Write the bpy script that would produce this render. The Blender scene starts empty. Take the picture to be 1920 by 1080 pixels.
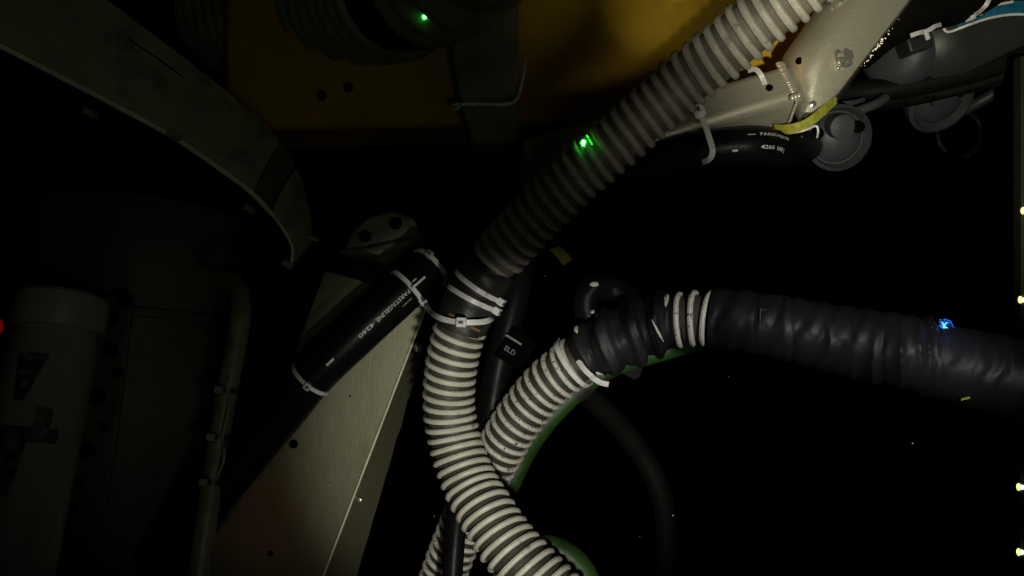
import bpy, bmesh, math, random
from mathutils import Vector as V, Matrix
random.seed(7)
S = bpy.context.scene
C = S.collection
PI = math.pi
# ---------------------------------------------------------------- camera, world, lamps
CAM = V((0, 0, 1))
cd = bpy.data.cameras.new('camera'); cam = bpy.data.objects.new('camera', cd); C.objects.link(cam)
cam.location = CAM; cam.rotation_euler = (PI/2, 0, 0)
cd.lens = 28; cd.sensor_width = 36; cd.clip_start = .01; cd.clip_end = 60
S.camera = cam
K = 1920*28/36.0
def at(px, py, y):                      # a point of the vehicle y metres ahead of the lens
    return V(((px-960)/K*y, y, 1-(py-540)/K*y))
w = bpy.data.worlds.new('World'); S.world = w; w.use_nodes = True
w.node_tree.nodes['Background'].inputs[0].default_value = (.25, .6, .5, 1)
w.node_tree.nodes['Background'].inputs[1].default_value = .0006
S.view_settings.view_transform = 'Standard'; S.view_settings.look = 'None'
S.view_settings.exposure = 0; S.view_settings.gamma = 1
def spot(name, loc, target, watts, half, blend, col, size=.02):
    l = bpy.data.lights.new(name, 'SPOT'); l.energy = watts; l.spot_size = 2*math.radians(half)
    l.spot_blend = blend; l.color = col; l.shadow_soft_size = size
    o = bpy.data.objects.new(name, l); C.objects.link(o); o.location = loc
    o.rotation_euler = (V(target)-V(loc)).to_track_quat('-Z', 'Y').to_euler()
    return o
WARM = (1, .95, .76); COOL = (.9, .98, 1)
# lamp on the right lights the frame corner; its left edge fades out across the hose
spot('frame_lamp', (.10, -.08, .93), (.66, 1.12, 1.40), 29.0, 19.4, .75, WARM, .010)
spot('soft_fill', (.26, .02, .80), (.205, 1.06, 1.395), 7.5, 8, 1.0, WARM, .16)  # added soft spot, lifts the hose's shadow on the float block
spot('panel_fill', (.06, -.04, .99), at(1246, -5, 1.10), 6.0, 4.6, 1.0, WARM, .01)  # added narrow spot for the bright patch on the float block
spot('bounce_fill', (.15, .84, 1.33), at(1530, 40, .95), .16, 34, 1.0, (1, .50, .03), .03)  # added amber spot in place of the yellow block's reflection on the beam
# lamp by the lens lights the lower hoses
spot('hose_lamp', (.08, .06, .78), at(975, 890, .86), 15, 17, .6, (1, .965, .84), .02)
# added spot below the lens, fills in the plate's lower left
spot('plate_fill', (.0, .15, .58), at(600, 840, 1.02), 1.1, 19, 1.0, WARM, .02)
spot('tape_lamp', (.34, .22, 1.02), at(1510, 655, .84), 7.0, 22, .9, (1, .98, .93), .02)
spot('left_fill', (.08, -.1, .92), at(270, 210, .95), .72, 29, 1.0, (.95, 1, .72), .05)  # added weak fill for the dim left side
spot('amber_fill', (-.02, .35, 1.10), at(520, 945, 1.0), .9, 6, 1.0, (1, .22, .08), .02)  # added spot standing in for an orange reflection on the plate

# ---------------------------------------------------------------- materials
def mat(name, col, rough=.5, metal=0, var=.15, scale=40, bump=0, bscale=200, col2=None, thr=None,
        dirt=None, emit=None, es=0, spec=.5, stretch=None, coat=0):
    m = bpy.data.materials.new(name); m.use_nodes = True
    nt = m.node_tree; N = nt.nodes; L = nt.links; b = N['Principled BSDF']
    b.inputs['Roughness'].default_value = rough; b.inputs['Metallic'].default_value = metal
    b.inputs['Specular IOR Level'].default_value = spec
    b.inputs['Coat Weight'].default_value = coat
    tc = N.new('ShaderNodeTexCoord'); src = tc.outputs['Object']
    if stretch:
        mp = N.new('ShaderNodeMapping'); mp.inputs['Scale'].default_value = stretch
        if len(stretch) > 3: pass
        L.new(src, mp.inputs[0]); src = mp.outputs[0]
    n = N.new('ShaderNodeTexNoise'); n.inputs['Scale'].default_value = scale; n.inputs['Detail'].default_value = 6
    L.new(src, n.inputs[0])
    r = N.new('ShaderNodeValToRGB'); L.new(n.outputs[0], r.inputs[0])
    c2 = col2 or tuple(c*(1-var) for c in col)
    c1 = col if col2 else tuple(min(1, c*(1+var)) for c in col)
    a, z = thr or (.3, .7)
    r.color_ramp.elements[0].position = a; r.color_ramp.elements[0].color = (*c2, 1)
    r.color_ramp.elements[1].position = z; r.color_ramp.elements[1].color = (*c1, 1)
    base = r.outputs[0]
    if dirt:
        dc, dsc, lo, hi = dirt
        nd = N.new('ShaderNodeTexNoise'); nd.inputs['Scale'].default_value = dsc; nd.inputs['Detail'].default_value = 8; nd.inputs['Roughness'].default_value = .65
        L.new(tc.outputs['Object'], nd.inputs[0])
        rd = N.new('ShaderNodeMapRange'); rd.inputs[1].default_value = lo; rd.inputs[2].default_value = hi; L.new(nd.outputs[0], rd.inputs[0])
        mx = N.new('ShaderNodeMix'); mx.data_type = 'RGBA'; L.new(rd.outputs[0], mx.inputs[0]); L.new(base, mx.inputs[6]); mx.inputs[7].default_value = (*dc, 1); base = mx.outputs[2]
    L.new(base, b.inputs['Base Color'])
    rr = N.new('ShaderNodeMapRange'); rr.inputs[3].default_value = max(.02, rough-.12); rr.inputs[4].default_value = min(1, rough+.12)
    n2 = N.new('ShaderNodeTexNoise'); n2.inputs['Scale'].default_value = scale*2.3; L.new(src, n2.inputs[0])
    L.new(n2.outputs[0], rr.inputs[0]); L.new(rr.outputs[0], b.inputs['Roughness'])
    if bump:
        n3 = N.new('ShaderNodeTexNoise'); n3.inputs['Scale'].default_value = bscale; n3.inputs['Detail'].default_value = 5
        L.new(src, n3.inputs[0])
        bp = N.new('ShaderNodeBump'); bp.inputs['Strength'].default_value = bump; bp.inputs['Distance'].default_value = .002
        L.new(n3.outputs[0], bp.inputs['Height']); L.new(bp.outputs[0], b.inputs['Normal'])
    if emit:
        b.inputs['Emission Color'].default_value = (*emit, 1); b.inputs['Emission Strength'].default_value = es
    return m
M = {}
M['rib'] = mat('ivory_rib', (.64, .64, .54), .42, bump=.25, bscale=500, col2=(.50, .48, .38), scale=55, thr=(.25, .6), dirt=((.16, .14, .09), 75, .60, .72))
M['rib_worn'] = mat('worn_white_rib', (.72, .70, .60), .45, bump=.3, bscale=500, col2=(.03, .03, .025), scale=300, thr=(.35, .39), dirt=((.06, .055, .045), 60, .63, .70))
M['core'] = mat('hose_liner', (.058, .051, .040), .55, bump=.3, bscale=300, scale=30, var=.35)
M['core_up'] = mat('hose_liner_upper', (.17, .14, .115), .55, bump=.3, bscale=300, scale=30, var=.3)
M['rib_shaded'] = mat('shaded_ivory_rib', (.50, .48, .39), .5, bump=.3, bscale=450, scale=120, var=.18, dirt=((.14, .12, .08), 60, .55, .75))  # same ivory rib, the upper length's shade put into its colour
M['rubber'] = mat('black_rubber', (.008, .008, .0075), .5, bump=.15, bscale=250, var=.3, spec=.2)
M['shiny'] = mat('black_gloss_sheath', (.006, .0065, .007), .38, bump=.1, bscale=120, var=.3, spec=.12)
M['tape'] = mat('black_tape', (.0130, .0125, .0145), .49, bump=.22, bscale=95, var=.35, scale=18, spec=.27)
M['sleeve'] = mat('tape_sleeve', (.022, .02, .018), .5, bump=.5, bscale=90, var=.35)
M['tie'] = mat('white_nylon', (.80, .81, .78), .35, bump=.15, bscale=400, var=.08, scale=90, dirt=((.34, .32, .24), 120, .55, .75))
M['tiedark'] = mat('black_nylon', (.012, .012, .012), .4)
M['alu'] = mat('brushed_aluminium', (.44, .42, .33), .42, metal=.4, var=.07, scale=60, bump=.12, bscale=260, stretch=(1, 1, 6))
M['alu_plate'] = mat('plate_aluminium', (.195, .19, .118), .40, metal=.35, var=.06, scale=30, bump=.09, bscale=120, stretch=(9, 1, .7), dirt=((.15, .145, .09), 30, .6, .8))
M['weld'] = mat('weld_metal', (.62, .58, .46), .32, metal=.4, var=.1)
M['steel'] = mat('bright_steel', (.8, .78, .7), .24, metal=.8, var=.1, scale=300)
M['olive_tube'] = mat('dull_tube_metal', (.14, .145, .09), .5, var=.3, scale=40, bump=.3, bscale=60)
M['strut_metal'] = mat('dark_strut_metal', (.02, .02, .01), .6)
M['tagmat'] = mat('dim_tag', (.05, .045, .004), .7, spec=.1)
M['rust'] = mat('rust_stain', (.20, .11, .03), .7)
M['alu_beam'] = mat('beam_aluminium', (.50, .48, .37), .42, metal=.55, var=.03, scale=60, bump=.12, bscale=260, stretch=(1, 1, 6))
M['rim'] = mat('polished_edge', (.85, .82, .62), .4, metal=.2)
M['hole'] = mat('dark_bore', (.003, .003, .003), .9, spec=0)
M['olive'] = mat('dull_aluminium', (.25, .265, .165), .6, var=.2, scale=14, bump=.15, bscale=90, dirt=((.08, .08, .05), 22, .52, .70))
M['olive_dark'] = mat('dull_dark_metal', (.075, .08, .06), .6, var=.3, scale=10, bump=.2, bscale=60)
M['float'] = mat('yellow_paint', (.70, .43, .02), .42, var=.10, scale=8, bump=.25, bscale=22, dirt=((.42, .24, .01), 10, .5, .8))
M['strap'] = mat('yellow_webbing', (.42, .42, .05), .6, var=.3, scale=150, bump=.5, bscale=400)
M['grey'] = mat('grey_plastic', (.058, .070, .075), .5, var=.12, scale=20, bump=.15, bscale=90)
M['greydark'] = mat('dark_grey_plastic', (.032, .037, .033), .45, var=.25, scale=12, bump=.2, bscale=60)
M['green'] = mat('green_sheath', (.018, .055, .009), .5, var=.3, scale=35, bump=.25, bscale=120)
M['brown'] = mat('brown_black_sheath', (.006, .0055, .0045), .65, spec=.1, var=.25, scale=30, bump=.2, bscale=100)
M['conduit'] = mat('black_conduit', (.21, .21, .14), .45, var=.25, scale=30)
M['print'] = mat('white_print', (.75, .76, .72), .5, col2=(.05, .05, .05), scale=900, thr=(.36, .44))
M['print_dim'] = mat('grey_print', (.11, .12, .12), .5)
M['pod'] = mat('white_enamel', (.30, .36, .31), .45, var=.12, scale=12, bump=.1)
M['ink'] = mat('dark_marking', (.018, .026, .030), .5, var=.4, scale=60, dirt=((.22, .27, .24), 70, .50, .62))
M['blue'] = mat('blue_label', (.02, .18, .30), .4, var=.35, scale=60)
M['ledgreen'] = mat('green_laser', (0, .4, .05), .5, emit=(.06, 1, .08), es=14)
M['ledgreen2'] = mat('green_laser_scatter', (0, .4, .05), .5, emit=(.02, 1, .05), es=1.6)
M['glintblue'] = mat('blue_glow', (.02, .1, .4), .4, emit=(.01, .16, .9), es=.55)  # emission stands in for a blue reflection
M['glintblue2'] = mat('blue_core_glow', (.1, .5, .8), .4, emit=(.12, .6, 1), es=1.2)
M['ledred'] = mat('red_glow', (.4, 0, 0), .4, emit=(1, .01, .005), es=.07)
M['glintyellow'] = mat('yellow_glint', (.5, .5, .1), .4, emit=(.95, 1, .28), es=1.6)  # emission stands in for highlights on bolt heads
M['glintwhite'] = mat('white_glint', (.5, .5, .6), .4, emit=(.75, .85, 1), es=1.6)
M['sea'] = mat('deep_water', (.004, .010, .009), 1, spec=0)
M['speck'] = mat('marine_speck', (.25, .25, .18), .6)

# ---------------------------------------------------------------- mesh helpers
class MB:
    def __init__(s): s.v = []; s.f = []
    def add(s, vs, fs):
        o = len(s.v); s.v += [V(p) for p in vs]; s.f += [[i+o for i in f] for f in fs]; return s
    def box(s, c, ax, h):
        c = V(c); X, Y, Z = [V(a).normalized()*k for a, k in zip(ax, h)]
        vs = [c+X*i+Y*j+Z*k for i in (-1, 1) for j in (-1, 1) for k in (-1, 1)]
        return s.add(vs, [[0,1,3,2],[4,6,7,5],[0,4,5,1],[2,3,7,6],[0,2,6,4],[1,5,7,3]])
    def prism(s, poly, off):
        n = len(poly); poly = [V(p) for p in poly]
        off = [V(o) for o in off] if isinstance(off, list) else [V(off)]*n
        return s.add(poly+[p+o for p, o in zip(poly, off)],
                     [list(range(n)), list(range(2*n-1, n-1, -1))]+[[i, i+n, (i+1) % n+n, (i+1) % n] for i in range(n)])
    def rings(s, rs, cap=True, closed=False):
        n = len(rs[0]); vs = [p for r in rs for p in r]; fs = []
        m = len(rs)
        for a in range(m if closed else m-1):
            b = (a+1) % m
            for i in range(n):
                j = (i+1) % n; fs.append([a*n+i, a*n+j, b*n+j, b*n+i])
        if cap and not closed: fs += [list(range(n))[::-1], [(m-1)*n+i for i in range(n)]]
        return s.add(vs, fs)
    def lathe(s, c, axis, prof, seg=40, cap=True):
        c = V(c); a = V(axis).normalized(); u = a.orthogonal().normalized(); w_ = a.cross(u)
        return s.rings([[c+a*h+(u*math.cos(t)+w_*math.sin(t))*r for t in [2*PI*i/seg for i in range(seg)]] for r, h in prof], cap)
    def ball(s, c, r, sq=(1, 1, 1), n=14):
        c = V(c); rs = []
        for a in range(1, n):
            t = PI*a/n
            rs.append([c+V((r*sq[0]*math.sin(t)*math.cos(2*PI*i/(2*n)), r*sq[1]*math.sin(t)*math.sin(2*PI*i/(2*n)), r*sq[2]*math.cos(t))) for i in range(2*n)])
        return s.rings(rs)
ROOTLOC = {}
def obj(name, mb, m, parent=None, bevel=0, smooth=True, ang=40, label=None):
    off = ROOTLOC.get(parent.name, V((0, 0, 0))) if parent else None
    if parent is None:
        n = len(mb.v); off = sum(mb.v, V((0, 0, 0)))/n
    me = bpy.data.meshes.new(name)
    me.from_pydata([tuple(p-off) for p in mb.v], [], mb.f); me.update()
    bm = bmesh.new(); bm.from_mesh(me); bmesh.ops.recalc_face_normals(bm, faces=bm.faces); bm.to_mesh(me); bm.free()
    me.materials.append(M[m])
    if smooth:
        me.shade_smooth(); me.set_sharp_from_angle(angle=math.radians(ang))
    o = bpy.data.objects.new(name, me); C.objects.link(o)
    if parent: o.parent = parent; ROOTLOC[o.name] = off
    else: o.location = off; ROOTLOC[o.name] = off
    if bevel:
        b = o.modifiers.new('bevel', 'BEVEL'); b.width = bevel; b.segments = 3; b.limit_method = 'ANGLE'
    if label: o['label'] = label
    return o
def tag(o, label, cat, group=None, kind=None):
    o['label'] = label; o['category'] = cat
    if group: o['group'] = group
    if kind: o['kind'] = kind
    return o
def thing(name, loc, label, cat, group=None):
    o = bpy.data.objects.new(name, None); o.empty_display_size = .02; C.objects.link(o); o.location = loc
    ROOTLOC[o.name] = V(loc)
    return tag(o, label, cat, group)

class Path:
    def __init__(s, pts, px=True, step=.0015):
        p = [at(*q) if px else V(q) for q in pts]
        p = [p[0]*2-p[1]]+p+[p[-1]*2-p[-2]]
        d = []
        for i in range(1, len(p)-2):
            a, b, c, e = p[i-1:i+3]
            n = max(4, int((c-b).length/step))
            for k in range(n):
                t = k/n
                d.append(.5*((2*b)+(c-a)*t+(2*a-5*b+4*c-e)*t*t+(3*b-a-3*c+e)*t**3))
        d.append(p[-2]); s.p = d; s.L = [0]
        for i in range(1, len(d)): s.L.append(s.L[-1]+(d[i]-d[i-1]).length)
        s.len = s.L[-1]
    def idx(s, q):
        import bisect
        q = min(max(q, 0), s.len-1e-9); i = max(0, bisect.bisect_right(s.L, q)-1)
        return min(i, len(s.p)-2), q
    def P(s, q):
        if q > s.len: return s.p[-1]+(s.p[-1]-s.p[-2]).normalized()*(q-s.len)
        i, q = s.idx(q); t = (q-s.L[i])/max(1e-9, s.L[i+1]-s.L[i]); return s.p[i].lerp(s.p[i+1], t)
    def frame(s, q):
        c = s.P(q); T = (s.P(min(q+.004, s.len))-s.P(max(q-.004, 0))).normalized()
        n = CAM-c; n = (n-T*n.dot(T)).normalized(); return c, T, n, T.cross(n)
    def near(s, px, py):
        best = 1e9; r = 0
        for i, p in enumerate(s.p):
            if p.y < .05: continue
            x = 960+p.x/p.y*K; y = 540-(p.z-1)/p.y*K; e = (x-px)**2+(y-py)**2
            if e < best: best = e; r = s.L[i]
        return r
def circ(c, n, b, r, seg=28, ph=0):
    return [c+(n*math.cos(2*PI*i/seg+ph)+b*math.sin(2*PI*i/seg+ph))*r for i in range(seg)]
def tube(mb, P, r, s0=0, s1=None, step=.006, seg=28):
    s1 = P.len if s1 is None else s1; n = max(2, int((s1-s0)/step)); rs = []
    for k in range(n+1):
        q = s0+(s1-s0)*k/n; c, T, N, B = P.frame(q)
        if callable(r): rs.append([c+(N*math.cos(t)+B*math.sin(t))*r(q, t) for t in [2*PI*i/seg for i in range(seg)]])
        else: rs.append(circ(c, N, B, r, seg))
    return mb.rings(rs)
def helix(mb, P, R, rr, pitch, s0, s1, seg=36, sec=8, squash=1, ph=0, amp=0):
    n = int((s1-s0)/pitch*seg); rs = []
    for k in range(n+1):
        q = s0+(s1-s0)*k/n; c, T, N, B = P.frame(q); a = ph-2*PI*(q-s0)/pitch
        e = N*math.cos(a)+B*math.sin(a); tp = min(1, k/6, (n-k)/6); tp = max(tp, .2)
        R_ = (R(q) if callable(R) else R)+amp*math.sin(a*1.37)*math.sin(a*.31)
        o = c+e*R_
        rs.append([o+(e*math.cos(2*PI*i/sec)*squash+T*math.sin(2*PI*i/sec))*rr*tp for i in range(sec)])
    return mb.rings(rs)
def strap(mb, pts, side, wd, th):
    n = len(pts); rs = []
    for i in range(n):
        T = (pts[min(i+1, n-1)]-pts[max(i-1, 0)]).normalized()
        sd = side[i] if isinstance(side, list) else side
        sd = (sd-T*sd.dot(T)).normalized(); up = T.cross(sd)
        rs.append([pts[i]+sd*wd/2*a+up*th/2*b for a, b in ((-1, -1), (1, -1), (1, 1), (-1, 1))])
    return mb.rings(rs)
def zip_ring(label, P, s, r, head=None, wd=.0048, tail=None, group='white cable ties', tilt=0, tiltN=0, arc=None, m='tie'):
    c, T, N, B = P.frame(s); T2 = (T+B*tilt+N*tiltN).normalized()
    root = thing('cable_tie', c, label, 'cable tie', group)
    pts = []; sd = []
    for k in range(49):
        t = 2*PI*k/48; e = N*math.cos(t)+B*math.sin(t); o = c+e*r - T*(e.dot(T2)/T.dot(T2))*r
        pts.append(o); sd.append(T2)
    mb = MB(); strap(mb, pts, sd, wd, .0016); obj('strap', mb, m, root)
    if head is not None:
        e = N*math.cos(head)+B*math.sin(head); u = T2.cross(e).normalized(); o = c+e*(r+.0022)-T*(e.dot(T2)/T.dot(T2))*r
        mb = MB().box(o, (T2, u, e), (.0042, .0042, .0036)); h = obj('head', mb, m, root, bevel=.0012)
        mb = MB().box(o+e*.0037, (T2, u, e), (.0018, .0022, .0003)); obj('slot', mb, 'print_dim', h)
    return root
def zip_free(label, pts, wd=.005, headat=None, side=V((0, 1, 0)), group='white cable ties', hs=.0045, m='tie', name='cable_tie', th=.0016, hr=0):
    P = Path(pts); q = [P.P(P.len*k/40) for k in range(41)]
    root = thing(name, q[0], label, 'cable tie', group)
    sd = []
    for k in range(41):
        c, T, N, B = P.frame(P.len*k/40); sd.append(B)
    mb = MB(); strap(mb, q, sd, wd, th); obj('strap', mb, m, root)
    if headat is not None:
        c, T, N, B = P.frame(P.len*headat); c = c+N*.002
        h = obj('head', MB().box(c, (T, B, N), (hs, hs, hs*.75)), m, root, bevel=.0013)
        obj('slot', MB().box(c+N*hs*.78, (T, B, N), (hs*.5, hs*.3, .0003)), 'print_dim', h)
    return root
def text_on(parent, name, s, P, R, s0, dirn, phi, size, m='print', lift=.0006, width=None, slant=0):
    cu = bpy.data.curves.new('t', 'FONT'); cu.body = s; cu.size = size; cu.resolution_u = 2; cu.offset = size*.012
    o = bpy.data.objects.new('t', cu); C.objects.link(o)
    dg = bpy.context.evaluated_depsgraph_get(); dg.update()
    me = bpy.data.meshes.new_from_object(o.evaluated_get(dg))
    vs = [v.co.copy() for v in me.vertices]; fs = [list(p.vertices) for p in me.polygons]
    bpy.data.objects.remove(o); bpy.data.curves.remove(cu); bpy.data.meshes.remove(me)
    mx = max(v.x for v in vs); k = (width/mx) if width else 1
    mb = MB(); nv = []
    for v in vs:
        q = s0+dirn*v.x*k; c, T, N, B = P.frame(q)
        a = phi-dirn*(v.y-size*.35+slant*v.x)/R
        nv.append(c+(N*math.cos(a)+B*math.sin(a))*(R+lift))
    mb.add(nv, fs)
    return obj(name, mb, m, parent, smooth=False)
def hexbolt(parent, c, n, r=.006, m='steel', name='bolt', top=False, label=None):
    n = V(n).normalized(); mb = MB()
    mb.lathe(c, n, [(r*1.55, 0), (r*1.55, r*.25), (r*1.4, r*.3)], 28)
    mb.lathe(V(c)+n*r*.3, n, [(r, 0), (r, r*.7), (r*.8, r*.9)], 6)
    o = obj(name, mb, m, parent, ang=25)
    if top: tag(o, label, 'bolt')
    return o

def hit(px, py, lift=.001):             # the point of the built surface seen at a pixel
    bpy.context.view_layer.update(); d = (at(px, py, 1)-CAM).normalized()
    ok, p, *_ = S.ray_cast(bpy.context.evaluated_depsgraph_get(), CAM+d*.4, d)
    return (p-d*lift).y
# ---------------------------------------------------------------- the water
mb = MB(); mb.ball((0, 0, 1), 12, n=20)
tag(obj('water', mb, 'sea'), 'black deep water all around the vehicle', 'water', kind='structure')
del bpy.data.objects['water']['category']
mb = MB()
for i in range(70):
    y = random.uniform(.5, 2.2); c = at(random.uniform(20, 1900), random.uniform(20, 1060), y)
    r = random.uniform(.0003, .0007)
    mb.ball(c, r, (1, 1, random.uniform(.6, 2.0)), n=3)
o = obj('marine_snow', mb, 'speck'); tag(o, 'fine pale specks drifting in the black water', 'particles', kind='stuff')

# ---------------------------------------------------------------- yellow float block
root = thing('buoyancy_block', at(700, 180, 1.14), 'amber yellow painted float block behind the grey post and upper hose', 'float')
mb = MB(); a = at(420, -140, 1.16); b = at(1640, -140, 1.10); c = at(1560, 170, 1.10); d = at(1180, 226, 1.13); e = at(420, 246, 1.16)
mb.prism([a, b, c, d, e], V((0, .16, 0)))
obj('float_body', mb, 'float', root, bevel=.012)
for x, y in ((605, 181), (655, 166)): hexbolt(root, at(x, y, 1.155), (0, -1, 0), .008, 'rubber')
obj('screw', MB().lathe(at(985, 183, 1.135), (0, -1, 0), [(.006, 0), (.006, .003)], 20), 'hole', root)

# grey post
root = thing('frame_post', at(915, 270, 1.02), 'dull grey upright metal post in front of the float block', 'post')
mb = MB(); mb.prism([at(*p, 1.02) for p in ((838, -60), (972, -60), (974, 250), (966, 268), (884, 270), (862, 190), (848, 110))], V((0, .06, 0)))
obj('post_body', mb, 'olive', root, bevel=.006)
zip_free('thin pale cable tie bent round the grey post', [(857, 199, 1.0), (865, 196, .998), (900, 195, .998), (945, 196, .997), (968, 188, .998), (978, 160, 1.0), (985, 125, 1.01), (987, 105, 1.03)],
         wd=.0035, headat=.0, hs=.0045, group=None)

# ---------------------------------------------------------------- aluminium frame, upper right
root = thing('aluminium_frame', at(1490, 190, .95), 'welded pale aluminium frame corner with diagonal beam and added amber light', 'frame')
L0, L1 = 977, 1494
def rl(x, off, y): return at(x, 338-(x-977)*.304+off, y)
secL = [rl(L0, -76, 1.0), rl(L0, 0, .985), rl(L0, 24, 1.02), rl(L0, -60, 1.06)]
secR = [rl(L1-8, -68, .945), rl(L1, 0, .93), rl(L1-10, 58, .965), rl(L1, -10, 1.01)]
mb = MB(); mb.rings([secL, secR]); obj('rail', mb, 'alu', root, bevel=.009)
# diagonal beam: curved left flank, flat face, returns
def beam(y0):
    # columns at bottom and top
    rs = []
    for t in [i/10 for i in range(11)]:
        yy = 245-t*345
        lx = 1462+(118-yy)*.695 if yy < 118 else 1462+(yy-118)*.30
        rx = 1562+(190-yy)*.763 if yy < 190 else 1562-(yy-190)*1.45
        dl = .948-.012*t
        cols = [(lx-2, .985), (lx, .962), (lx+(rx-lx)*.12, dl+.004), (lx+(rx-lx)*.30, dl-.006), (lx+(rx-lx)*.52, dl-.010), (rx-3, dl-.006), (rx, dl), (rx+2, .985)]
        rs.append([at(x, yy, d) for x, d in cols])
    return rs
mb = MB(); mb.rings(beam(0)); beamo = obj('beam', mb, 'alu_beam', root, ang=50)
# weld beads where rail meets beam
mb = MB()
for k in range(17):
    t = k/16; c = at(1463+32*t, 120+66*t-3*math.sin(t*PI), .951-.024*t)
    mb.ball(c, .0052+.0008*random.random(), (1, .45, .55), n=8)
obj('weld', mb, 'weld', root)
mb = MB()
for x, y in ((1486, 183), (1492, 181), (1498, 179)): mb.ball(at(x, y, .922), .0042, (.8, .7, 1), n=8)
obj('weld', mb, 'weld', root)
mb = MB()
for k in range(12):
    t = k/11; mb.ball(at(1494-16*t, 192+42*t, .932+.02*t), .002, n=6)
obj('weld', mb, 'alu', root)
for x, y, d, r in ((1497, 116, .934, .0042),):
    obj('bolt_hole', MB().lathe(at(x, y, hit(x, y, -.004)), (-.1, -1, 0), [(r, 0), (r, .0055)], 20), 'hole', root)
obj('rivet', MB().lathe(at(1523, 196, hit(1523, 196, -.001)), (0, -1, 0), [(.0045, 0), (.0042, .003), (.002, .0042)], 20), 'steel', root)
for x, y, r in ((1581, 108, .0085), (1567, -2, .0095)):
    h = hexbolt(root, at(x, y, hit(x, y, -.002)), (.25, -1, .1), r)
    obj('nut', MB().lathe(at(x-4, y+6, .925), (.1, -1, -.3), [(r*.5, 0), (r*.5, r*.5), (r*.3, r*.7)], 16), 'steel', h, ang=20)
obj('rivet', MB().ball(at(1571, 128, hit(1571, 128, 0)), .0028), 'steel', root)
obj('bolt_hole', MB().lathe(at(1441, 167, hit(1441, 167, -.003)), (0, -1, .2), [(.0042, 0), (.0042, .0042)], 18), 'hole', root)
# ragged sealant along the beam's right edge
mb = MB()
for k in range(46):
    t = random.gauss(.62, .13); yy = 190-160*t; x = 1562+(190-yy)*.763+random.uniform(2, 9)
    mb.ball(at(x, yy, .95), random.uniform(.0004, .0009)*(1.6 if .45 < t < .8 else 1), n=4)
obj('sealant', mb, 'weld', root)
mb = MB(); mb.prism([at(1700, -10, .955), at(1712, -10, .955), at(1560, 206, .955), at(1555, 200, .955)], V((0, .03, 0)))
obj('gasket', mb, 'rubber', root)
# yellow strap wrapped under the corner
root = thing('yellow_strap', at(1500, 235, .93), 'frayed yellow webbing strap wrapped under the frame corner', 'strap')
mb = MB()
for k, (o1, o2) in enumerate(((0, 0), (5, 4), (10, 9))):
    P = Path([(1452+o1, 238, .945), (1480, 238+o1*.9, .925), (1510, 229+o2*.9, .92), (1538, 208+o2, .93), (1566, 182+o2, .955)])
    pts = [P.P(P.len*i/24) for i in range(25)]
    strap(mb, pts, [P.frame(P.len*i/24)[3] for i in range(25)], .006, .0015)
obj('webbing', mb, 'strap', root)
mb = MB(); P = Path([(1488, 249, .93), (1510, 244, .925), (1530, 236, .93), (1534, 246, .93), (1532, 258, .94)])
strap(mb, [P.P(P.len*i/20) for i in range(21)], [P.frame(P.len*i/20)[3] for i in range(21)], .0022, .001)
obj('cord', mb, 'tie', root)

# black printed hose under the rail
P2 = Path([(1130, 330, 1.02), (1200, 308, .985), (1280, 288, .96), (1360, 276, .945), (1425, 273, .945), (1470, 280, 1.0), (1505, 276, 1.12), (1522, 268, 1.26)])
root = thing('hydraulic_hose', P2.P(0), 'black printed hose running just below the aluminium rail', 'hose')
R2 = .0225
hs = obj('hose_jacket', tube(MB(), P2, R2), 'shiny', root)
s_ = P2.near
text_on(root, 'print_text', 'PARSTAGELINE', P2, R2, s_(1410, 272), 1, -.62, .0058, width=.036)
text_on(root, 'print_text', '4260  SAE J', P2, R2, s_(1410, 272), 1, .06, .0058, width=.026)
def bar(root, P, R, px, py, phi, ln, hgt, m='print'):
    mb = MB(); q0 = P.near(px, py); rs = []
    vs = []; n = 6
    for i in range(n+1):
        c, T, N, B = P.frame(q0+ln*i/n)
        for k in (-1, 1):
            a = phi+k*hgt/2/R; vs.append(c+(N*math.cos(a)+B*math.sin(a))*(R+.0006))
    fs = [[2*i, 2*i+1, 2*i+3, 2*i+2] for i in range(n)]
    mb.add(vs, fs); return obj('print_bar', mb, m, root, smooth=False)
bar(root, P2, R2, 1474, 276, -.72, .012, .0022); bar(root, P2, R2, 1370, 276, .22, .0065, .0026); bar(root, P2, R2, 1396, 273, -.58, .006, .001)

# ---------------------------------------------------------------- thruster assembly, right
root = thing('thruster_housing', at(1800, 110, 1.25), 'big grey rounded thruster housing behind the black bumper hose', 'thruster')
ax = V((1, .12, .30)).normalized()
mb = MB(); c = at(1850, 55, 1.29)
mb.lathe(c, ax, [(.02, -.17), (.055, -.165), (.075, -.15), (.088, -.11), (.092, -.05), (.094, .05), (.094, .3)], 48); obj('shell', mb, 'greydark', root)
mb = MB(); c = at(1652, 100, 1.22)
mb.lathe(c+V((.045, .03, .01)), (-.75, -.62, -.02), [(.058, -.04), (.058, 0), (.055, .02), (.044, .032), (.02, .038)], 40); obj('nose_cone', mb, 'grey', root)
mb = MB(); mb.box(at(1712, 84, 1.2), ((1, 0, .3), (0, 1, 0), (-.3, 0, 1)), (.018, .02, .014)); obj('bracket', mb, 'greydark', root, bevel=.004)
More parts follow.
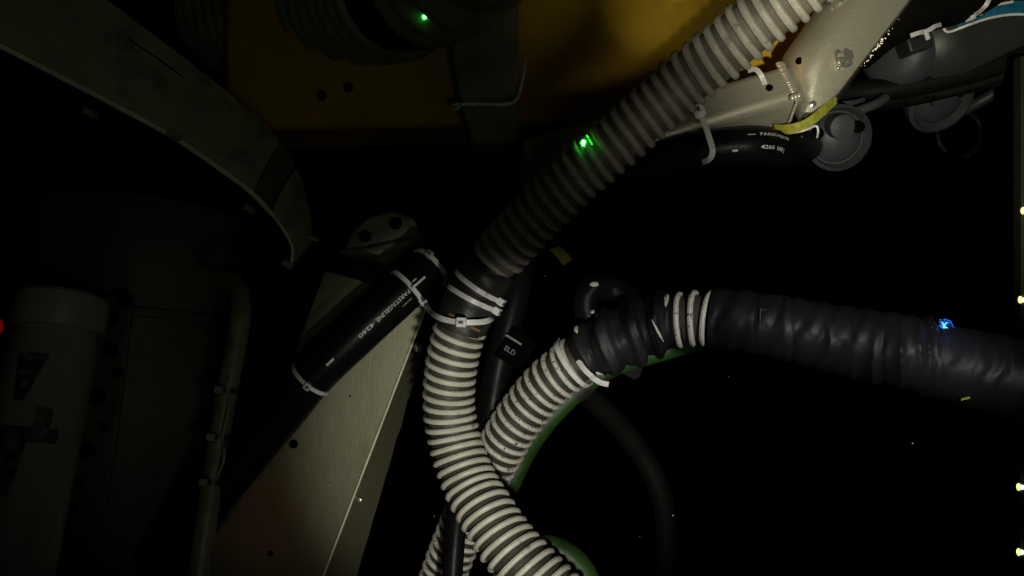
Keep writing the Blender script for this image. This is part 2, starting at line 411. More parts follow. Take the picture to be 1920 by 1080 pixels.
# blue label, curved over the shell
root = thing('blue_label', at(1840, 40, 1.19), 'blue label with white border curving over the grey housing', 'label')
lo = [(1775, 62, 1.20), (1815, 48, 1.185), (1855, 35, 1.18), (1900, 28, 1.18), (1950, 30, 1.18)]
hi = [(1770, 41, 1.20), (1805, 28, 1.19), (1850, 12, 1.185), (1900, 2, 1.185), (1950, 4, 1.185)]
Pl, Ph = Path(lo), Path(hi)
n = 24; A = [Pl.P(Pl.len*i/n) for i in range(n+1)]; Bq = [Ph.P(Ph.len*i/n) for i in range(n+1)]
mb = MB(); mb.rings([[a, b, b+V((0, .003, 0)), a+V((0, .003, 0))] for a, b in zip(A, Bq)]); obj('label_sheet', mb, 'blue', root)
mb = MB(); Pb = Path([(1900, 3, 1.178), (1850, 13, 1.178), (1805, 29, 1.183), (1771, 43, 1.193), (1777, 60, 1.193), (1815, 47, 1.178), (1855, 34, 1.173), (1900, 27, 1.173), (1950, 29, 1.173)])
strap(mb, [Pb.P(Pb.len*i/90) for i in range(91)], [Pb.frame(Pb.len*i/90)[3] for i in range(91)], .0034, .001); obj('border', mb, 'tie', root)
for dx, mm, k, yy in ((0, 'ink', 1, 1.174), (0, 'tie', .62, 1.172)):
    obj('mark', MB().box(at(1838, 27, yy), ((1, 0, .22), (0, 1, 0), (-.22, 0, 1)), (.0062*k, .0008, .003*k)), mm, root, bevel=.0006)
# black hose across the top right
P3 = Path([(1600, 92, 1.12), (1660, 45, 1.12), (1720, 18, 1.12), (1790, 0, 1.13), (1850, -30, 1.14), (1900, -80, 1.15)])
root = thing('black_hose', P3.P(0), 'thick black hose crossing the top right corner above the blue label', 'hose')
obj('hose_jacket', tube(MB(), P3, .034), 'brown', root)
root = zip_free('white cable tie with a T-shaped end beside the grey nose cone', [(1707, 67, 1.075), (1722, 62, 1.075), (1740, 57, 1.078), (1752, 50, 1.08), (1764, 46, 1.09)], wd=.0058)
P = Path([(1734, 56, 1.07), (1737, 64, 1.07), (1740, 74, 1.072)])
mb = MB(); strap(mb, [P.P(P.len*i/6) for i in range(7)], V((1, 0, .2)), .0055, .002); obj('tail', mb, 'tie', root)
zip_free('white cable tie rising from the blue label across the black hose', [(1803, 38, 1.13), (1818, 31, 1.125), (1832, 25, 1.11), (1845, 14, 1.09), (1853, 2, 1.085), (1858, -15, 1.085)], wd=.0055, headat=.18, hs=.006)
# bumper hose
P4 = Path([(1540, 174, 1.26), (1600, 174, 1.26), (1680, 165, 1.25), (1760, 150, 1.24), (1850, 126, 1.23), (1950, 90, 1.22)])
root = thing('bumper_hose', P4.P(0), 'long black curved bumper hose under the grey thruster housing', 'hose')
obj('hose_jacket', tube(MB(), P4, .018), 'rubber', root)
P5 = Path([(1545, 190, 1.28), (1620, 192, 1.28), (1700, 182, 1.28), (1800, 158, 1.27), (1950, 108, 1.26)])
root = thing('bumper_hose', P5.P(0), 'lower dark hose lying parallel beneath the curved bumper hose', 'hose')
obj('hose_jacket', tube(MB(), P5, .016), 'rubber', root)
# round lamps / thruster ends
def pod(px, py, y, R, axis, label, group, knob=(8, -20)):
    root = thing('thruster', at(px, py, y), label, 'thruster', group)
    c = at(px, py, y); a = V(axis).normalized()
    mb = MB(); mb.lathe(c-a*.05, a, [(R*.55, -.02), (R*.8, 0), (R*.97, .03), (R, .05), (R*1.0, .056), (R*.9, .060), (R*.86, .054), (R*.8, .046)], 56); obj('cowl', mb, 'grey', root)
    mb = MB(); mb.lathe(c-a*.05, a, [(R*.80, .040), (R*.78, .045), (R*.6, .056), (R*.3, .062), (.002, .064)], 48); obj('end_plate', mb, 'grey', root)
    k = at(px+knob[0], py+knob[1], y-.03); mb = MB(); mb.lathe(k, a, [(R*.36, -.02), (R*.37, 0), (R*.355, .004), (R*.2, .006), (.001, .0065)], 36); obj('hub_cap', mb, 'grey', root)
    for sx in (-1, 1):
        q = at(px+sx*R/y*K*.62, py-8-(12 if sx > 0 else 0), y-.012); obj('vent', MB().lathe(q, a, [(R*.19, 0), (R*.17, .006)], 20), 'hole', root)
    return root
pod(1570, 258, 1.16, .048, (.0, -1, -.28), 'grey round thruster end with domed hub beside the yellow strap', 'thruster ends on the right')
pod(1762, 190, 1.42, .058, (.12, -1, -.75), 'farther grey thruster end half hidden under the bumper hoses', 'thruster ends on the right', knob=(6, -8))
root = thing('grab_bracket', at(1620, 205, 1.22), 'small grey double bracket bar between thruster end and bumper hose', 'bracket')
P = Path([(1560, 212, 1.2), (1600, 210, 1.2), (1640, 196, 1.2), (1660, 184, 1.21)]); obj('bar', tube(MB(), P, .007), 'grey', root)
P = Path([(1580, 194, 1.2), (1600, 192, 1.2), (1618, 187, 1.21)]); obj('bar', tube(MB(), P, .004), 'grey', root)
root = thing('guard_ring', at(1770, 252, 1.7), 'faint dark guard ring standing below the far thruster end', 'ring')
P = Path([(1800-42*math.cos(t), 252-42*math.sin(t), 1.7) for t in [i*PI/8-.9 for i in range(15)]]); obj('ring_tube', tube(MB(), P, .006), 'rubber', root)
P = Path([(1790, 215, 1.45), (1830, 195, 1.44), (1880, 165, 1.42), (1935, 130, 1.4)])
root = thing('strut_bar', P.P(0), 'dim grey strut running up right from the far thruster end', 'strut'); obj('bar', tube(MB(), P, .010), 'greydark', root)

# ---------------------------------------------------------------- strut with small glowing bolt glints, right edge
root = thing('edge_strut', at(1925, 1100, 1.1), 'dark olive upright strut along the right edge of the view', 'strut')
mb = MB(); mb.box(at(1952, 720, 1.12), ((1, 0, 0), (0, 1, 0), (0, 0, 1)), (.034, .01, .46)); obj('strut_body', mb, 'strut_metal', root, bevel=.003)
for py, lab in ((395, 'small bright bolt glint on the edge strut, topmost and half cut off'), (562, 'small yellow and white bolt glint on the edge strut level with the blue glint'),
                (913, 'small yellow and blue bolt glint on the edge strut well below the taped hose'), (1035, 'lowest small bolt glint on the edge strut near the bottom corner')):
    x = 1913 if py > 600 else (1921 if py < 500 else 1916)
    root = thing('bolt_glint', at(x, py, 1.10), lab, 'glint', 'small glints down the edge strut')
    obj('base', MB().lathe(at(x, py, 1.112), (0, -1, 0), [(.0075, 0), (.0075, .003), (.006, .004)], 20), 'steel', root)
    mb = MB(); mb.ball(at(x-3, py, 1.104), .0046, (.55, .7, 1.1), n=8); obj('lens', mb, 'glintyellow', root)  # glowing beads stand in for the bolts' highlights
    mb = MB(); mb.ball(at(x+3, py+.5, 1.104), .0042, (.9, .7, .8), n=8); obj('lens', mb, 'glintwhite', root)  # white glowing bead, also part of the bolt's highlight

# ---------------------------------------------------------------- lower-left plate
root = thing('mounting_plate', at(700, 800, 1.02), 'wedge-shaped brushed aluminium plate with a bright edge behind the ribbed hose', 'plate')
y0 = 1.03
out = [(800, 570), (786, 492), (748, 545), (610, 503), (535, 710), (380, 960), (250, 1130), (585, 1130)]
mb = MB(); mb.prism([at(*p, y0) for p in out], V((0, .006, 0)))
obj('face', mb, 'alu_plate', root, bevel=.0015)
mb = MB()  # bent side flange going back and to the right
a, b = at(803, 570, y0-.002), at(588, 1130, y0-.002)
a2, b2 = at(812, 578, y0+.045), at(640, 1130, y0+.045)
a2 = at(806, 560, y0+.01); wob = []
for i in range(25):
    t = i/24; p = a.lerp(b, t); q = at(806+(640-806)*t+14*min(1, t*6), 566+(1130-566)*t, y0+.06); q.x += .0012*math.sin(i*2.1)*(1 if t < .5 else .2)
    wob.append([p, q+V((0, 0, 0)), q+V((-.004, .004, 0)), p+V((-.002, .006, 0))])
mb.rings(wob); obj('flange', mb, 'alu_plate', root)
mb = MB(); P = Path([(801, 571, y0-.002), (587, 1130, y0-.002)]); obj('edge_lip', tube(mb, P, .0015, seg=8), 'rim', root)
for x, y, r in ((551, 832, .0058), (508, 1037, .0036), (657, 742, .0012)):
    obj('rivet_hole', MB().lathe(at(x, y, y0+.001), (0, -1, 0), [(r, 0), (r, .0025), (r*.6, .003)], 20), 'hole', root)
for x, y in ((503, 1036), (619, 909)): obj('screw', MB().ball(at(x, y, y0-.0005), .0012, n=6), 'steel', root)
obj('rivet', MB().ball(at(675, 938, y0+.006), .0032, (1, .5, 1.2), n=8), 'steel', root)
hexbolt(root, at(784, 652, y0+.004), (.7, -.9, .1), .0042)
# rounded lug plate above
root = thing('lug_plate', at(715, 450, 1.10), 'dim rounded metal lug with two dark holes above the printed hose', 'bracket')
out = [(800, 500), (790, 440), (775, 408), (735, 396), (690, 408), (660, 435), (640, 475), (612, 495), (748, 535), (790, 520)]
mb = MB(); mb.prism([at(*p, 1.10) for p in out], V((0, .01, 0))); obj('face', mb, 'olive', root, bevel=.003)
mb = MB(); P = Path([(640, 478, 1.09), (690, 474, 1.09), (745, 462, 1.09), (800, 450, 1.095)]); obj('fold', tube(mb, P, .008), 'olive', root)
for x, y in ((685, 443), (742, 419)): obj('bolt_hole', MB().lathe(at(x, y, 1.10), (0, -1, 0), [(.0085, 0), (.0085, .003)], 24), 'hole', root)
# black cable crossing plate
P = Path([(440, 460, 1.06), (540, 478, 1.05), (620, 493, 1.03), (700, 515, 1.01), (770, 545, 1.0)])
root = thing('black_cable', P.P(0), 'thin black cable crossing behind the printed hose at its upper end', 'cable'); obj('jacket', tube(MB(), P, .0125), 'rubber', root)
# small pale stub
zip_free('faint grey pin sticking out right of the curved metal band', [(562, 436, .95), (578, 444, .95), (597, 452, .95)], wd=.004, group=None, m='olive', name='pin')
bpy.data.objects['pin']['category'] = 'pin'

# printed hose 1
P1 = Path([(840, 470, 1.0), (805, 502, .985), (755, 547, .97), (672, 624, .96), (590, 702, .96), (530, 776, .97), (440, 884, .98), (370, 984, .99), (290, 1090, 1.0)])
R1 = .0262
root = thing('hydraulic_hose', P1.P(0), 'black printed hose strapped diagonally across the aluminium plate', 'hose')
obj('hose_jacket', tube(MB(), P1, R1), 'shiny', root)
text_on(root, 'print_text', 'PARSTAGELINE', P1, R1, P1.near(762, 548), 1, -.17, .0068, width=.050)
text_on(root, 'print_text', '4260', P1, R1, P1.near(704, 606), 1, -.17, .0068, width=.022)
text_on(root, 'print_text', '......', P1, R1, P1.near(757, 548), 1, -.62, .010, width=.014)
bar(root, P1, R1, 630, 665, -.1, .011, .0028)
bar(root, P1, R1, 775, 530, .02, .006, .0024)
P = Path([(470, 912, .965), (440, 948, .966), (402, 1004, .97)])
obj('scratch_glint', tube(MB(), P, .0007, seg=6), 'print_dim', root)  # pale line painted for the glint along the hose edge
zip_ring('white cable tie at the lower end of the printed hose', P1, P1.near(583, 709), R1+.001, head=-.10)
zip_ring('white cable tie with its head at the tip of the aluminium plate', P1, P1.near(763, 540), R1+.001, head=-1.05, wd=.0055)
zip_ring('white cable tie around the upper cut end of the printed hose', P1, P1.near(806, 501), R1+.001, head=.42, wd=.0055)
zip_free('short thin white tie tail lying along the printed hose end', [(772, 541, .937), (780, 534, .935), (797, 519, .94)], wd=.0028, group=None)

# ---------------------------------------------------------------- hose B
PB = Path([(815, 1130, 1.0), (838, 1060, 1.0), (872, 975, .99), (900, 915, .98), (925, 868, .965), (955, 812, .95), (985, 768, .94), (1022, 724, .93), (1062, 690, .92), (1110, 658, .91), (1160, 634, .90), (1220, 610, .895),
           (1300, 597, .88), (1345, 598, .87), (1400, 604, .855), (1480, 618, .84), (1580, 640, .82), (1680, 657, .80), (1760, 676, .79), (1850, 698, .78), (1990, 732, .76)])
rb = .0272
root = thing('ribbed_hose', PB.P(0), 'worn white ribbed hose branching right into a black taped length', 'hose')
n_ = PB.near
sA, sB, sC, sD = n_(1090, 668), n_(1272, 600), n_(1345, 598), PB.len
obj('liner', tube(MB(), PB, rb-.0016, 0, sC), 'core', root)
obj('rib', helix(MB(), PB, rb, .0030, .0127, 0, sA, ph=.5), 'rib_worn', root)
obj('rib', helix(MB(), PB, rb+.001, .0032, .0150, sB-.006, sC-.002, ph=2.8), 'rib_worn', root)
# bulging tape between the ribbed lengths
def r_knot(q, t):
    u = (q-sA)/(sB-sA); env = math.sin(PI*min(max(u, 0), 1))**.5
    w_ = math.sin(2*PI*(q-sA)/.030+t*1.0)
    return .0285+env*(.0075+.0052*w_+.0018*math.sin(5*t+q*190)+.001*math.sin(q*700+2*t))
obj('tape_wrap', tube(MB(), PB, r_knot, sA-.002, sB+.004, step=.002, seg=60), 'tape', root)
def patch(s0, a0, a1, R, rr, n=14, slope=.0):
    mb = MB(); rs = []
    for k in range(n+1):
        t = a0+(a1-a0)*k/n; c, T, N, B = PB.frame(s0+slope*k/n); e = N*math.cos(t)+B*math.sin(t); w_ = rr*max(.15, math.sin(PI*k/n)**.6)
        o = c+e*R; rs.append([o+(e*math.cos(2*PI*i/8)*.8+T*math.sin(2*PI*i/8))*w_ for i in range(8)])
    return mb.rings(rs)
obj('exposed_rib', patch(n_(1112, 655), -1.25, -.78, .0355, .0030), 'rib_worn', root)
obj('exposed_rib', patch(n_(1105, 660), .75, 1.5, .0322, .0036), 'rib_worn', root)
obj('exposed_rib', patch(n_(1232, 606), -.15, .55, .0392, .0014, slope=.008), 'rib_worn', root)
obj('exposed_rib', patch(n_(1262, 602), -1.3, -.55, .0310, .0030, slope=-.002), 'rib_worn', root)
obj('exposed_rib', patch(n_(1140, 640), -1.5, -1.2, .0400, .0030), 'rib_worn', root)
# long wrapped tape, growing thicker to the right, with folds
def prof(q):
    x = (q-sC)/(sD-sC)
    return .0325+.0065*x
WR = [(1408, -.001, .002), (1462, .0022, .0035), (1475, -.0016, .0015), (1540, .001, .002), (1640, -.002, .0016), (1712, -.003, .0013), (1735, -.002, .001), (1860, .0012, .0015), (1900, -.001, .0015), (1590, .0018, .003), (1625, .0042, .005), (1668, .0060, .006), (1697, .0035, .004), (1724, .0045, .004), (1745, .0022, .004), (1800, .001, .005)]
WS = [(n_(x, 600+(x-1345)*.22+12), a, w_*1.2) for x, a, w_ in WR]
def r_tape(q, t):
    r = prof(q)
    for s0, a, w_ in WS:
        d = (q-s0-.008*math.sin(t+.6)-.002*math.sin(3*t+s0*50))/w_
        r += a*(math.exp(-1.7*abs(d)) if a > .003 else math.exp(-d*d))*(.65+.45*math.sin(2*t+s0*90))
    r += .0007*math.sin(q*260+.9*t)+.0003*math.sin(q*410+1.7*t+2*math.sin(t))+.0004*math.sin(2*t-q*40)
    lap = ((q+.006*math.sin(t))/.026) % 1
    return r+.0005*lap
obj('tape_wrap', tube(MB(), PB, r_tape, sC-.004, sD, step=.0016, seg=84), 'tape', root)
mb = MB(); P = Path([(1426, 578, .818), (1425, 600, .815), (1425, 606, .815)]); tube(mb, P, .0004, seg=5); P = Path([(1427, 581, .818), (1438, 581, .818)]); tube(mb, P, .0003, seg=5)
obj('scratch_glint', mb, 'print_dim', root)
zip_ring('white cable tie with a long loose tail on the worn ribbed hose', PB, PB.near(1076, 681), rb+.0046, wd=.0056, group='white cable ties')
rt = bpy.data.objects[[o.name for o in bpy.data.objects if o.name.startswith('cable_tie')][-1]]
rt = [o for o in bpy.data.objects if o.get('label', '').startswith('white cable tie with a long loose')][0]
P = Path([(1084, 676, .884), (1096, 693, .875), (1111, 707, .870), (1125, 717, .866), (1141, 721, .862)])
mb = MB(); strap(mb, [P.P(P.len*i/14) for i in range(15)], [P.frame(P.len*i/14)[3] for i in range(15)], .0058, .0014); obj('tail', mb, 'tie', rt)

# blue reflection on the tape, built as glowing flecks
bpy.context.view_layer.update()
root = thing('glow_spot', at(1769, 610, hit(1769, 612)), 'tiny blue glint, made to glow, on top of the black taped hose', 'light')
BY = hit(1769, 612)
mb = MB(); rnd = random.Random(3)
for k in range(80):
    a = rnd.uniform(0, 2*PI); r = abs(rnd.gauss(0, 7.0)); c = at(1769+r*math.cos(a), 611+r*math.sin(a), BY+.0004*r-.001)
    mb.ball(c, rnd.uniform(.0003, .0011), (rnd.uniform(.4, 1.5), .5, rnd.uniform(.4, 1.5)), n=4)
obj('glint_bits', mb, 'glintblue', root)
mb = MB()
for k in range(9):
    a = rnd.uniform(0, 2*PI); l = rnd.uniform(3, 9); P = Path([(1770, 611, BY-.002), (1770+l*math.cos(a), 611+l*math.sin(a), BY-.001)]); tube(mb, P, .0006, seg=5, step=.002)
mb.ball(at(1770, 611, BY-.002), .0014, n=6); obj('glint_core', mb, 'glintblue2', root)
mb = MB(); P = Path([(1770, 598, BY), (1782, 602, BY), (1788, 614, BY)]); tube(mb, P, .0005, seg=5); obj('glint_edge', mb, 'glintblue', root)
root = thing('yellow_chip', at(1809, 748, .755), 'tiny yellow-green sliver stuck under the taped hose', 'debris')
mb = MB(); mb.box(at(1810, 747, hit(1810, 740)), ((1, 0, .25), (0, 1, 0), (-.25, 0, 1)), (.0042, .0008, .0009)); obj('chip', mb, 'strap', root)

l = bpy.data.lights.new('blue_glow', 'POINT'); l.energy = .003; l.color = (.02, .2, 1); l.shadow_soft_size = .004  # added point light, spreads the blue glint's glow
o = bpy.data.objects.new('blue_glow', l); C.objects.link(o); o.parent = bpy.data.objects['glow_spot']; o.location = V((0, -.02, .004))
# branch of black tape going up behind, yellow tag
P = Path([(1120, 620, .93), (1098, 575, .93), (1110, 540, .93), (1150, 545, .94), (1210, 585, .93)])
root = thing('taped_loop', P.P(0), 'small black rubber loop rising behind the taped joint of the worn hose', 'hose'); obj('loop', tube(MB(), P, .016), 'shiny', root)
obj('glint_fleck', MB().ball(at(1114, 533, .912), .0045, (1.2, .5, .7), n=8), 'rib_worn', root)
root = thing('yellow_tag', at(1052, 475, .99), 'dim yellow tag hanging beside the upper hose', 'tag')
mb = MB(); mb.prism([at(*p, .99) for p in ((1030, 468), (1050, 462), (1064, 475), (1073, 487), (1056, 498), (1046, 484))], V((0, .003, 0))); obj('sheet', mb, 'tagmat', root)

# ---------------------------------------------------------------- green hose
PG = Path([(1390, 612, 1.0), (1330, 632, .99), (1262, 652, .975), (1180, 676, .965), (1128, 698, .96), (1072, 742, .965), (1018, 800, .97), (982, 856, .98), (957, 908, .985), (930, 960, 1.0), (900, 1020, 1.03)])
root = thing('green_hose', PG.P(0), 'dark green hose following beneath the worn ribbed hose', 'hose')
obj('jacket', tube(MB(), PG, .0125), 'green', root)
for px, py in ((1078, 738),): obj('tape_band', tube(MB(), PG, .0138, PG.near(1104, 716), PG.near(px, py)), 'sleeve', root)
mb = MB(); mb.prism([at(*p, .962) for p in ((1160, 694), (1205, 690), (1199, 707), (1190, 712), (1172, 703))], V((0, .003, 0))); obj('clip_tab', mb, 'brown', root, label='ragged grey clip tab')
PG2 = Path([(940, 1085, .86), (975, 1042, .86), (1020, 1026, .86), (1062, 1040, .86), (1094, 1072, .86), (1118, 1125, .86)])
root = thing('green_hose', PG2.P(0), 'short bend of green hose at the bottom beside the big ribbed hose', 'hose')
obj('jacket', tube(MB(), PG2, .0135), 'green', root)
# dark cable curve
P = Path([(1085, 725, 1.06), (1110, 750, 1.08), (1155, 792, 1.1), (1200, 850, 1.12), (1232, 910, 1.12), (1247, 980, 1.12), (1246, 1110, 1.12)])
root = thing('dark_cable', P.P(0), 'dim dark cable arching down from the green hose to the bottom edge', 'cable'); obj('jacket', tube(MB(), P, .0155), 'brown', root)
# bluish cable between the two ribbed hoses
P = Path([(985, 470, 1.0), (968, 545, .985), (950, 620, .98), (932, 700, .98), (918, 780, .98), (902, 850, 1.0)])
root = thing('black_hose', P.P(0), 'smooth blue-black hose between the two ribbed hoses', 'hose'); obj('hose_jacket', tube(MB(), P, .0175), 'shiny', root)
root = thing('printed_plate', at(975, 655, .955), 'black plate with faint grey letters between the two ribbed hoses', 'plate')
X = V((1, 0, -.62)).normalized(); Z = V((.62, 0, 1)).normalized()
mb = MB(); c0 = at(968, 655, .955); mb.box(c0, (X, V((0, 1, 0)), Z), (.018, .001, .020)); obj('plate_body', mb, 'hole', root, bevel=.001)
cu = bpy.data.curves.new('t', 'FONT'); cu.body = 'ELD'; cu.size = .0085; o = bpy.data.objects.new('t', cu); C.objects.link(o)
dg = bpy.context.evaluated_depsgraph_get(); dg.update(); me = bpy.data.meshes.new_from_object(o.evaluated_get(dg))
c1 = at(944, 655, .9532); mb = MB(); mb.add([c1+X*v.co.x+Z*v.co.y for v in me.vertices], [list(p.vertices) for p in me.polygons]); bpy.data.objects.remove(o)
obj('letters', mb, 'print_dim', root, smooth=False)
mb = MB(); mb.box(at(963, 637, .9535), (X, V((0, 1, 0)), Z), (.011, .0002, .0012)); obj('print_bar', mb, 'print_dim', root)
# lower black hose in front of hose B
P = Path([(868, 915, .93), (858, 970, .92), (852, 1030, .91), (846, 1120, .90)])
root = thing('black_hose', P.P(0), 'narrow black hose hanging at the bottom left of the big ribbed hose', 'hose'); obj('hose_jacket', tube(MB(), P, .0115), 'shiny', root)

# ---------------------------------------------------------------- main hose A
PA = Path([(1560, -75, .69), (1475, -5, .715), (1408, 50, .735), (1347, 102, .753), (1287, 149, .77), (1251, 181, .779), (1196, 229, .79), (1142, 277, .80), (1091, 320, .81), (1040, 368, .82), (990, 419, .832), (936, 480, .847),
           (893, 545, .86), (867, 605, .866), (851, 660, .872), (843, 715, .878), (842, 765, .882), (849, 812, .882), (862, 858, .876), (883, 910, .864), (911, 959, .848), (948, 1016, .83), (990, 1066, .815), (1070, 1150, .795)])
ra = .0268
root = thing('ribbed_hose', PA.P(0), 'long ivory ribbed hose sweeping from the top right down to the bottom centre', 'hose')
n_ = PA.near
s1, s2 = n_(926, 492), n_(862, 614)
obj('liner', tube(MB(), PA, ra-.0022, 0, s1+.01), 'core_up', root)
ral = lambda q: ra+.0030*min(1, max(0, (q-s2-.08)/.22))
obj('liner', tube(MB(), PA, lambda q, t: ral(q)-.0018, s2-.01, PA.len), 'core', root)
obj('rib', helix(MB(), PA, ra-.0005, .0038, .0128, 0, s1, ph=1.2, squash=.85, amp=.0002), 'rib_shaded', root, label='ivory ribs of the upper length with shade in their colour')
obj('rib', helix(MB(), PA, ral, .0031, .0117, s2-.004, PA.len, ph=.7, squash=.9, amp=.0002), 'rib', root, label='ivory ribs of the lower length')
def r_slv(q, t): return .0290+.0006*math.sin(q*400+t)+.0004*math.sin(5*t+q*120)
obj('tape_sleeve', tube(MB(), PA, r_slv, s1-.002, s2, step=.003, seg=40), 'sleeve', root)
mb = MB()
for k in range(4): mb.ball(at(846+k*3, 590+k*1.5, hit(846+k*3, 590+k*1.5, 0)), .0022, (1.4, .4, .6), n=5)
for k in range(4): mb.ball(at(884+k*4, 614+k*2, hit(884+k*4, 614+k*2, 0)), .0022, (1.4, .4, .6), n=5)
obj('rust_stain', mb, 'rust', root)
zip_ring('upper of two white cable ties on the black sleeve of the long hose', PA, n_(899, 535), .0300, head=-1.12, wd=.0052, tilt=.05, tiltN=.1)
zip_ring('lower of two white cable ties on the black sleeve of the long hose', PA, n_(887, 557), .0300, head=-1.18, wd=.0052, tilt=.02, tiltN=.1)
zip_free('white cable tie drooping round the hose just below the black sleeve', [(799, 574, .93), (806, 584, .88), (822, 595, .845), (845, 602, .832), (870, 604.5, .827), (900, 604, .831), (919, 600, .845), (924, 592, .87)], wd=.0058, headat=.66, hs=.0052)
# ties on the rail
zip_free('white cable tie hanging from the rail over the black printed hose', [(1309, 204, .90), (1315, 218, .895), (1324, 240, .888), (1331, 262, .885), (1336, 280, .884), (1334, 293, .886), (1328, 300, .89), (1318, 304, .90)], wd=.0062, headat=.06, hs=.0066)
zip_free('short pale cable tie threaded through a hole in the aluminium rail', [(1403, 132, .955), (1416, 130, .945), (1425, 138, .94), (1432, 152, .942), (1438, 166, .95)], wd=.0058, group='white cable ties')

# ---------------------------------------------------------------- green laser dots
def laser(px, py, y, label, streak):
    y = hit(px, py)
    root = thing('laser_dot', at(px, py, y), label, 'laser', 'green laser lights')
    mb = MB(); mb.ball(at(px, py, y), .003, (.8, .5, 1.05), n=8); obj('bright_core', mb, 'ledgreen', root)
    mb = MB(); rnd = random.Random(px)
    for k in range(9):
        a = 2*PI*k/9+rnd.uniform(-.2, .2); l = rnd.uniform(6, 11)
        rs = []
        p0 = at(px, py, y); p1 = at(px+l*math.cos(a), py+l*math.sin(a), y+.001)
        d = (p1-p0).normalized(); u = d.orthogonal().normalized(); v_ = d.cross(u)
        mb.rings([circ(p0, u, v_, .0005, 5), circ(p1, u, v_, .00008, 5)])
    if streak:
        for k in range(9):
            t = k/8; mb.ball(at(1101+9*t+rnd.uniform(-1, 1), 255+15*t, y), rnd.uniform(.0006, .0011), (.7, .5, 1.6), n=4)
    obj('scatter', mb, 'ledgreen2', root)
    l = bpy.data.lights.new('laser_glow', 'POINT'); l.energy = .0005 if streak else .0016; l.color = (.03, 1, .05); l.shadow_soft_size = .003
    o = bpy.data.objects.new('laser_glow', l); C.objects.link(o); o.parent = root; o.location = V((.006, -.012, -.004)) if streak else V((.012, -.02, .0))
laser(1094, 268, .79, 'green laser dot with a jagged streak on the shaded upper hose', True)

# ---------------------------------------------------------------- corrugated conduit, top
PC = Path([(430, 30, 1.42), (560, 18, 1.28), (680, -2, 1.14), (770, -28, 1.03), (838, -58, .955), (885, -105, .915), (912, -180, .905), (922, -290, .91)])
root = thing('corrugated_conduit', PC.P(0), 'thick black corrugated conduit at the top left of the grey post', 'conduit')
n_ = PC.near; rc = .094
m1, m2 = n_(748, -20), n_(796, -40)
def r_rib(q, t): return rc*(1-.12*(q/PC.len))*(1+.075*math.cos(2*PI*q/.030)*1.0)
obj('ribbed_length', tube(MB(), PC, r_rib, 0, m1, step=.0025, seg=72), 'conduit', root)
obj('smooth_cuff', tube(MB(), PC, rc*.87, m1-.004, m2, seg=60), 'rubber', root)
def r_rib2(q, t): return rc*.84*(1+.075*math.cos(2*PI*q/.030))
obj('ribbed_length', tube(MB(), PC, r_rib2, m2, PC.len, step=.0025, seg=72), 'conduit', root)
laser(796, 31, .90, 'bright green laser dot on the smooth cuff of the black conduit', False)
# ---------------------------------------------------------------- left housing
root = thing('curved_housing', at(300, 250, .9), 'dim curved metal housing band crossing the upper left corner', 'housing')
up = [(-120, -190), (60, -90), (200, 0), (262, 46), (350, 112), (450, 192), (505, 242), (545, 295), (568, 345), (580, 400), (584, 450)]
lo = [(-120, 30), (0, 86), (125, 150), (210, 194), (325, 257), (420, 322), (470, 360), (505, 396), (532, 432), (548, 465), (545, 497)]
dep = [.70, .74, .78, .80, .83, .86, .88, .90, .92, .94, .96]
Pu = Path([(a, b, d) for (a, b), d in zip(up, dep)]); Pd = Path([(a, b, d-.01) for (a, b), d in zip(lo, dep)])
def band(t0, t1, m, name, out=0, n=40):
    rs = []
    for i in range(n+1):
        t = t0+(t1-t0)*i/n; a = Pu.P(Pu.len*t)+V((0, -out, 0)); b = Pd.P(Pd.len*t)+V((0, -out, 0)); k = V((-.006, .03, 0))
        rs.append([a, a.lerp(b, .33)+V((.0, -.006, 0)), a.lerp(b, .66)+V((0, -.008, 0)), b, b+k, a+k])
    return obj(name, MB().rings(rs), m, root)
band(0, .735, 'olive', 'band_panel'); band(.742, .80, 'olive_dark', 'joint_strip', .002); band(.807, 1, 'olive', 'band_panel')
mb = MB(); rs = []
for i in range(61):
    c, T, N, B = Pd.frame(Pd.len*i/60); rs.append(circ(c+N*.003, N, B, .0028 if i < 49 else .0018, 8))
mb.rings(rs); obj('edge_lip', mb, 'rim', root)
for x, y, d in ((170, 212, .80), (468, 392, .90), (540, 496, .945), (327, 254, .815)):
    obj('latch', MB().box(at(x, y, d), ((1, 0, -.5), (0, 1, 0), (.5, 0, 1)), (.006, .006, .004)), 'olive', root, bevel=.001)
mb = MB(); P = Path([(240, 72, .79), (330, 135, .82), (432, 216, .86)]); obj('groove', tube(mb, P, .0009, seg=6), 'hole', root)
# drum body beneath
root = thing('drum_body', at(250, 800, 1.15), 'large dark drum body under the curved metal band', 'housing')
ax = (at(170, 1150, 1.14)-at(262, 430, 1.2)).normalized(); c = at(262, 500, 1.2)
mb = MB(); mb.lathe(c, ax, [(.10, -.10), (.140, -.085), (.150, -.06), (.150, .06), (.147, .065), (.147, .6)], 64); obj('shell', mb, 'olive_dark', root)
mb = MB(); mb.lathe(c, ax, [(.1485, .066), (.1525, .068), (.1525, .078), (.1485, .08)], 64); obj('hoop', mb, 'olive_dark', root)
P = Path([(380, 512, 1.06), (440, 530, 1.02), (452, 580, .99), (441, 660, .98), (425, 740, .975), (410, 830, .97), (396, 920, .96), (382, 1010, .95), (368, 1120, .94)])
root = thing('support_tube', P.P(0), 'dull metal tube running down the right side of the dark drum', 'tube')
obj('tube_body', tube(MB(), P, .0125), 'olive_tube', root)
Pw = Path([(432, 690, .965), (426, 728, .96), (428, 770, .95), (417, 818, .955), (420, 860, .945), (402, 905, .955)])
obj('wire', tube(MB(), Pw, .0018, seg=8), 'olive', root)
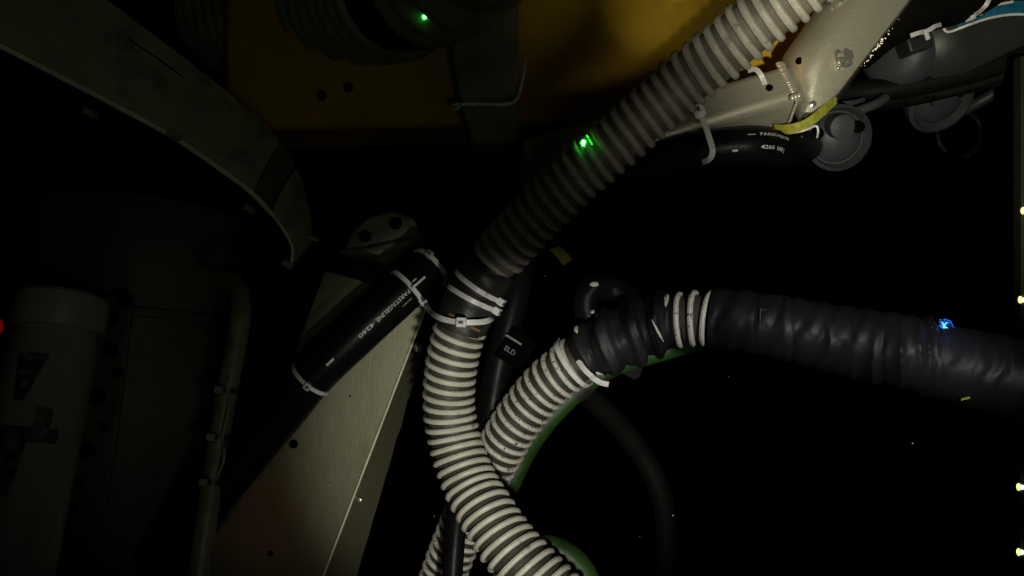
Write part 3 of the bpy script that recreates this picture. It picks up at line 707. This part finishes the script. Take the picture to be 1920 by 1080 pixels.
for y in (728, 820, 906):
    s0 = P.near(420, y); obj('clamp_band', tube(MB(), P, .0142, s0-.0035, s0+.0035, step=.002), 'tiedark', root)
    c, T, N, B = P.frame(s0); obj('clamp_head', MB().box(c+N*.012+B*.010, (T, B, N), (.005, .006, .005)), 'tiedark', root, bevel=.001)
# perforated bracket
root = thing('perforated_bracket', at(210, 780, .95), 'dim perforated bracket strip right of the pale canister', 'bracket')
mb = MB(); out = [(190, 555), (248, 560), (232, 700), (215, 830), (190, 990), (100, 1000), (140, 830), (175, 700)]
mb.prism([at(*p, .96) for p in out], V((0, .008, 0))); obj('strip', mb, 'olive_dark', root, bevel=.002)
for k, (x, y) in enumerate(((233, 562), (210, 600), (207, 655), (185, 745), (195, 800), (165, 845), (130, 955), (150, 905), (222, 700))):
    r = .0095 if k not in (4, 7, 8) else .006
    obj('round_hole', MB().lathe(at(x, y, .959), (0, -1, 0), [(r, 0), (r, .002)], 24), 'hole', root)
# pale canister
root = thing('canister', at(60, 1080, .78), 'pale canister with dark markings and flat cap at the left edge', 'canister')
c = at(118, 575, .82); e = at(-2, 1140, .74); ax = (e-c).normalized()
mb = MB(); mb.lathe(c, ax, [(.039, -.012), (.043, -.008), (.044, .022), (.042, .026)], 56); obj('cap', mb, 'pod', root, bevel=0)
mb = MB(); mb.lathe(c, ax, [(.037, .0262), (.037, .034), (.041, .040), (.0415, .40)], 56); obj('barrel', mb, 'pod', root)
PP = Path([tuple(c+ax*.04), tuple(c+ax*.34)], px=False)
def mark(phis, ss):
    vs = []
    for a, q in zip(phis, ss):
        cc, T, N, B = PP.frame(q); vs.append(cc+(N*math.cos(a)+B*math.sin(a))*.0421)
    return MB().add(vs, [list(range(len(vs)))])
def wrapmark(a0, a1, q0, q1, sk=0, tp=0):
    mb = MB(); vs = []; n, m_ = 8, 8
    for i in range(n+1):
        for j in range(m_+1):
            u, v_ = i/n, j/m_; ww = 1-tp*v_
            a = (a0+a1)/2+(u-.5)*(a1-a0)*ww+sk*v_; q = q0+(q1-q0)*v_; cc, T, N, B = PP.frame(q); vs.append(cc+(N*math.cos(a)+B*math.sin(a))*.0421)
    fs = [[i*(m_+1)+j, i*(m_+1)+j+1, (i+1)*(m_+1)+j+1, (i+1)*(m_+1)+j] for i in range(n) for j in range(m_)]
    return mb.add(vs, fs)
obj('marking', wrapmark(.05, .75, .016, .062, .1, .65), 'ink', root)
obj('marking', wrapmark(-.45, 1.2, .086, .100), 'ink', root)
obj('marking', wrapmark(-.25, .10, .066, .090), 'ink', root)
obj('marking', wrapmark(.15, .75, .100, .150, .1, .1), 'ink', root)
# red indicator at the left edge
root = thing('glow_spot', at(-4, 612, .72), 'dim red light at the left edge beside the pale canister', 'light')
obj('lens', MB().ball(at(-5, 612, .72), .0062, (.9, .6, 1.2), n=10), 'ledred', root)
